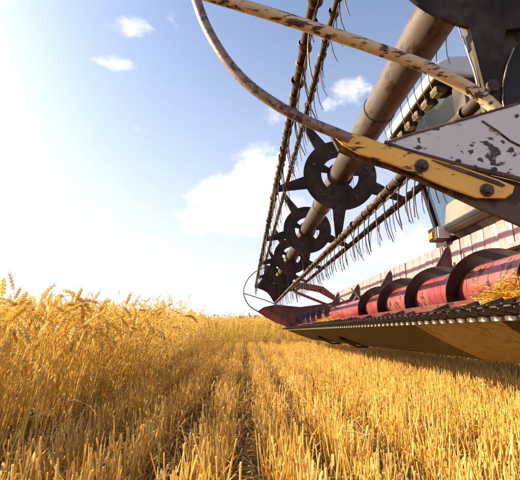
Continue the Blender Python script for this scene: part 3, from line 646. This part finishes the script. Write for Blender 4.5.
# auger
au = part('auger', cylY(MB(), AUX, AUZ, .128, YA+.02, YB-.02, 32), 'auger_red', hdr, smooth=True)
def flight(y0, y1, hand, ph):
    mb = MB(); pitch = .66; n = int(abs(y1-y0)/pitch*36); vs, fs = [], []
    for i in range(n+1):
        y = y0+(y1-y0)*i/n; a = ph+hand*2*math.pi*(y-y0)/pitch; c, s = math.cos(a), math.sin(a)
        for (r, w) in ((.125,-.004),(.210,-.003),(.210,.003),(.125,.004)): vs.append((AUX+r*c, y+w, AUZ+r*s))
    for i in range(n):
        for k in range(4): fs.append((i*4+k, i*4+(k+1)%4, (i+1)*4+(k+1)%4, (i+1)*4+k))
    mb.add(vs, fs); return mb
part('flight', flight(YA+.05, 4.55, 1, 1.9-2*math.pi*(2.94-YA-.05)/.66), 'flight_steel', au, smooth=True); part('flight', flight(5.95, YB-.05, -1, .6), 'flight_steel', au, smooth=True)
for i in range(10):                                   # feeding fingers in the middle of the auger
    y = 4.62+i*.135; a = i*2.2; part('finger', MB().tube([(AUX+.15*math.cos(a),y,AUZ+.15*math.sin(a)),(AUX+.30*math.cos(a),y,AUZ+.30*math.sin(a))], .008, 6), 'chrome', au, smooth=True)
# cut straw lying on the header floor and hanging in the knife
def straw_heap(name, pts_fn, N, label):
    TT = []
    for k in range(8):
        L = random.uniform(.08,.26); b = random.uniform(-.03,.03); h = random.uniform(-.05,.07)
        v, f = tmpl_tube([(-L/2,0,0),(0,b,.01+h*.4),(L/2,0,h)], .0021, 4); TT.append((v, f, np.full(len(v), random.random())))
    P = np.array([pts_fn() for _ in range(N)])
    V, Fq, T = scatter(TT, P, RNG.uniform(0,6.28,N), RNG.uniform(.6,1.1,N), np.ones(N), RNG.normal(0,.3,N), RNG.normal(0,.3,N), RNG.random(N)*.6+.4)
    return tag(big_mesh(name, V, Fq, T, 'stubble_straw', label, smooth=True), label, 'straw', kind='stuff')
def heap(cx, cy, lx_, ly_, hz, z0):
    def fn():
        u, v = random.gauss(0,.4), random.gauss(0,.4); e = max(0, 1-(u*u+v*v)*.8); return (cx+u*lx_, cy+v*ly_, z0+random.random()*hz*e)
    return fn
straw_heap('cut_straw', heap(1.17,1.70,.10,.28,.10,.685), 520, 'heap of cut golden straw on the header floor beside the auger')
straw_heap('cut_straw', heap(1.12,5.6,.10,.8,.07,.675), 150, 'thin tangle of cut straw on the header floor near the far end')

# ------------------------------------------------------------------ the combine harvester behind the header
cmb = thing('combine_harvester', (4.5, 5.25, float(gz(4.5,5.25))), 'pale combine harvester with cab roof lamps standing behind the header', 'harvester')
RF = Vector((2.40, 0, 3.86)); CY0, CY1 = 4.40, 6.15
cab = part('cab_frame', MB().prism([(3.02,2.0),(3.12,2.0),(2.74,3.72),(2.64,3.72)],CY0+.06,CY0+.14).prism([(3.02,2.0),(3.12,2.0),(2.74,3.72),(2.64,3.72)],CY1-.14,CY1-.06).box((4.0,CY0+.06,2.0),(4.1,CY0+.14,3.72)).box((4.0,CY1-.14,2.0),(4.1,CY1-.06,3.72)).box((3.0,CY0+.05,1.72),(4.1,CY1-.05,2.02)), 'dark_navy', cmb)
wp = lambda z: 3.05-(z-2.0)*.225
mb = MB(); nz_, ny_ = 8, 10; vs = []
for i in range(nz_+1):
    z = 2.02+1.68*i/nz_
    for j in range(ny_+1):
        t = j/ny_; y = CY0+.14+(CY1-CY0-.28)*t; vs.append((wp(z)-.14*math.sin(math.pi*t), y, z))
mb.add(vs, [(i*(ny_+1)+j, (i+1)*(ny_+1)+j, (i+1)*(ny_+1)+j+1, i*(ny_+1)+j+1) for i in range(nz_) for j in range(ny_)])
part('windscreen', mb, 'window_glass', cmb, smooth=True)
part('side_window', MB().prism([(3.12,2.03),(3.99,2.03),(3.99,3.70),(2.75,3.70)],CY0+.085,CY0+.10), 'window_glass', cmb)
part('side_window', MB().prism([(3.12,2.03),(3.99,2.03),(3.99,3.70),(2.75,3.70)],CY1-.10,CY1-.085), 'window_glass', cmb)
roof = part('cab_roof', MB().prism([(2.36,3.80),(2.38,3.93),(2.55,4.02),(3.2,4.06),(4.1,4.0),(4.2,3.86),(4.2,3.78),(2.8,3.745),(2.40,3.775)], CY0-.04, CY1+.04), 'cab_white', cmb, bevel=.05)
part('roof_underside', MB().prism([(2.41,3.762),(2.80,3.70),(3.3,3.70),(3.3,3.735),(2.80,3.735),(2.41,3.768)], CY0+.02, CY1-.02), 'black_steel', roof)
for i in range(5):
    y = CY0+.28+i*.30
    lm = part('work_lamp', MB().box((2.47,y-.095,3.66),(2.62,y+.095,3.745)), 'black_steel', roof, bevel=.01)
    part('lens', MB().add([(2.462,y-.075,3.735),(2.462,y+.075,3.735),(2.485,y+.075,3.652),(2.485,y-.075,3.652),(2.58,y-.075,3.652),(2.58,y+.075,3.652)], [(0,3,2,1),(3,4,5,2)]), 'gold_lamp', lm)
part('cab_back_panel', MB().box((3.96,CY0+.10,2.02),(3.995,CY1-.10,3.72)), 'black_steel', cmb)
st = part('driver_seat', MB().box((3.25,5.0,2.35),(3.75,5.5,2.5)).prism([(3.66,2.5),(3.8,2.5),(3.9,3.2),(3.8,3.22)],5.02,5.48), 'cab_white', cmb, bevel=.05)
part('headrest', MB().box((3.80,5.12,3.25),(3.90,5.38,3.42)), 'cab_white', st, bevel=.03)
part('seat_base', MB().box((3.35,5.1,2.02),(3.65,5.4,2.35)), 'black_steel', st)
sw = part('steering_column', MB().tube([(3.05,5.25,2.03),(3.15,5.25,2.7)], .035, 8), 'black_steel', cmb, smooth=True)
part('steering_wheel', MB().tube([(3.15+.06*math.cos(R(a)),5.25+.2*math.sin(R(a)),2.72+.19*math.cos(R(a))) for a in range(0,361,20)], .014, 6), 'black_steel', sw, smooth=True)
# seat and dashboard seen through the windscreen side; mirror
part('wiper', MB().tube([(2.86,4.95,2.3),(2.66,5.15,2.95),(2.60,5.2,3.3)], .014, 6), 'black_steel', cmb)
part('grab_rail', MB().tube(smooth_path([(2.95,CY0+.03,2.1),(2.78,CY0-.05,2.25),(2.62,CY0-.05,3.2),(2.68,CY0+.05,3.4)],4), .017, 8), 'black_steel', cmb, smooth=True)
mr_ = part('mirror_arm', MB().tube(smooth_path([(2.62,CY0+.02,3.55),(2.45,CY0-.3,3.5),(2.35,CY0-.55,3.3)],5), .018, 8), 'black_steel', cmb, smooth=True)
part('mirror', MB().box((2.30,CY0-.68,2.72),(2.36,CY0-.44,3.26)), 'black_steel', mr_, bevel=.02)
body = part('body', MB().prism([(4.12,1.15),(4.12,3.5),(4.6,3.66),(8.2,3.6),(9.1,3.0),(9.1,1.7),(8.2,1.15)], 3.75, 6.75), 'body_beige', cmb, bevel=.06)
part('side_hood', MB().box((4.4,3.72,2.0),(8.0,3.748,3.3)), 'body_red', body, bevel=.02)
fh = part('feeder_house', MB().prism([(2.14,.72),(2.14,1.42),(4.2,2.0),(4.2,1.25)], 4.6, 5.9), 'body_red', cmb, bevel=.02)
# platform and front fender on the near side with headlamp
PX = U(470,215,3.4).x
pf = part('platform', MB().prism([(2.02,1.60),(2.06,1.86),(2.2,1.96),(4.1,1.98),(4.1,1.72),(2.5,1.62),(2.12,1.55)], 2.62, 3.92), 'body_beige', cmb, bevel=.03)
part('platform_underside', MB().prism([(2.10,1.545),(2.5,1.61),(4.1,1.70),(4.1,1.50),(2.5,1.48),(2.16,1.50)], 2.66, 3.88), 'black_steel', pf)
hl = part('headlamp', MB().box((1.95,3.93,1.51),(2.10,4.12,1.65)), 'black_steel', cmb, bevel=.012)
part('lens', MB().box((1.96,3.915,1.52),(2.09,3.929,1.64)), 'lamp_glass', hl, bevel=.004)
part('indicator', MB().box((1.935,4.0,1.53),(1.949,4.09,1.60)), 'amber_glass', hl, bevel=.004)
part('lamp_bracket', MB().box((2.08,3.90,1.47),(2.5,4.0,1.54)), 'black_steel', hl)
def wheel(x, y0, y1, r, w):
    c = wpos(cmb); zc = float(gz(x,(y0+y1)/2))+r-.02; prof = [(r*.55,0),(r*.86,.02),(r*.97,.10),(r*.97,.9),(r*.86,.98),(r*.55,1.0)]
    mb = MB(); n = 40; vs = []
    for i in range(n):
        a = 2*math.pi*i/n
        for (q, t) in prof: vs.append((x+q*math.cos(a), y0+(y1-y0)*t, zc+q*math.sin(a)))
    k = len(prof); mb.add(vs, [(i*k+j, i*k+j+1, ((i+1)%n)*k+j+1, ((i+1)%n)*k+j) for i in range(n) for j in range(k-1)])
    for i in range(24):
        for sd in (0, 1):
            a = 2*math.pi*(i+.5*sd)/24; ca, sa = math.cos(a), math.sin(a); ya, yb_ = (y0+.02, (y0+y1)/2+.02) if sd == 0 else ((y0+y1)/2-.02, y1-.02)
            da = .13; b2 = a+(da if sd == 0 else -da) ; P = lambda ang, rr, y: (x+rr*math.cos(ang), y, zc+rr*math.sin(ang))
            ha = .022; lo, hi = r*.955, r*1.0; s_, e_ = (a, a+da) if sd == 0 else (a+da, a)
            mb.add([P(s_-ha,lo,ya),P(s_+ha,lo,ya),P(e_+ha,lo,yb_),P(e_-ha,lo,yb_),P(s_-ha,hi,ya),P(s_+ha,hi,ya),P(e_+ha,hi,yb_),P(e_-ha,hi,yb_)],[(0,1,2,3),(4,7,6,5),(0,4,5,1),(1,5,6,2),(2,6,7,3),(3,7,4,0)])
    wh = bpy.data.objects.new('wheel', None); COL.objects.link(wh); wh.parent = cmb; wh.location = Vector((x,(y0+y1)/2,zc))-c
    part('tyre', mb, 'rubber', wh)
    mb = MB(); mb.tube([(x,y0+.10,zc),(x,y0+.13,zc),(x,y1-.13,zc),(x,y1-.10,zc)], [r*.30,r*.57,r*.57,r*.30], 28); part('rim', mb, 'body_beige', wh, smooth=True)
for y0_, y1_ in ((3.2,3.85),(6.65,7.3)): wheel(3.75, y0_, y1_, .86, .65)
for y0_, y1_ in ((3.9,4.3),(6.2,6.6)): wheel(8.0, y0_, y1_, .6, .4)

# ------------------------------------------------------------------ far tree line on the horizon
for (xc, yc, L, h, lab) in ((-60,430,150,17.5,'low dark green tree belt on the horizon beyond the wheat'),):
    mb = MB()
    for i in range(3000):
        x = xc+random.uniform(-L,L); y = yc+random.uniform(-12,12); r = random.uniform(2,4); zc = random.uniform(1,h-3.0)*(.90+.10*math.sin(x*.09+1))*min(1,(L-abs(x-xc))/50+.2)
        for k in range(8):
            q = Vector((random.gauss(0,.6),random.gauss(0,.6),random.gauss(0,.6)))*r
            u1 = Vector((random.gauss(0,1),random.gauss(0,1),random.gauss(0,1))).normalized(); u2 = u1.orthogonal().normalized(); s = r*.4
            c = Vector((x,y,zc))+q; mb.add([c-u1*s,c-u2*s,c+u1*s,c+u2*s],[(0,1,2,3)])
    o = part('tree_belt', mb, 'tree_green', None); tag(o, lab, kind='stuff')
print('tris', sum(len(o.data.polygons) for o in bpy.data.objects if o.type == 'MESH'))
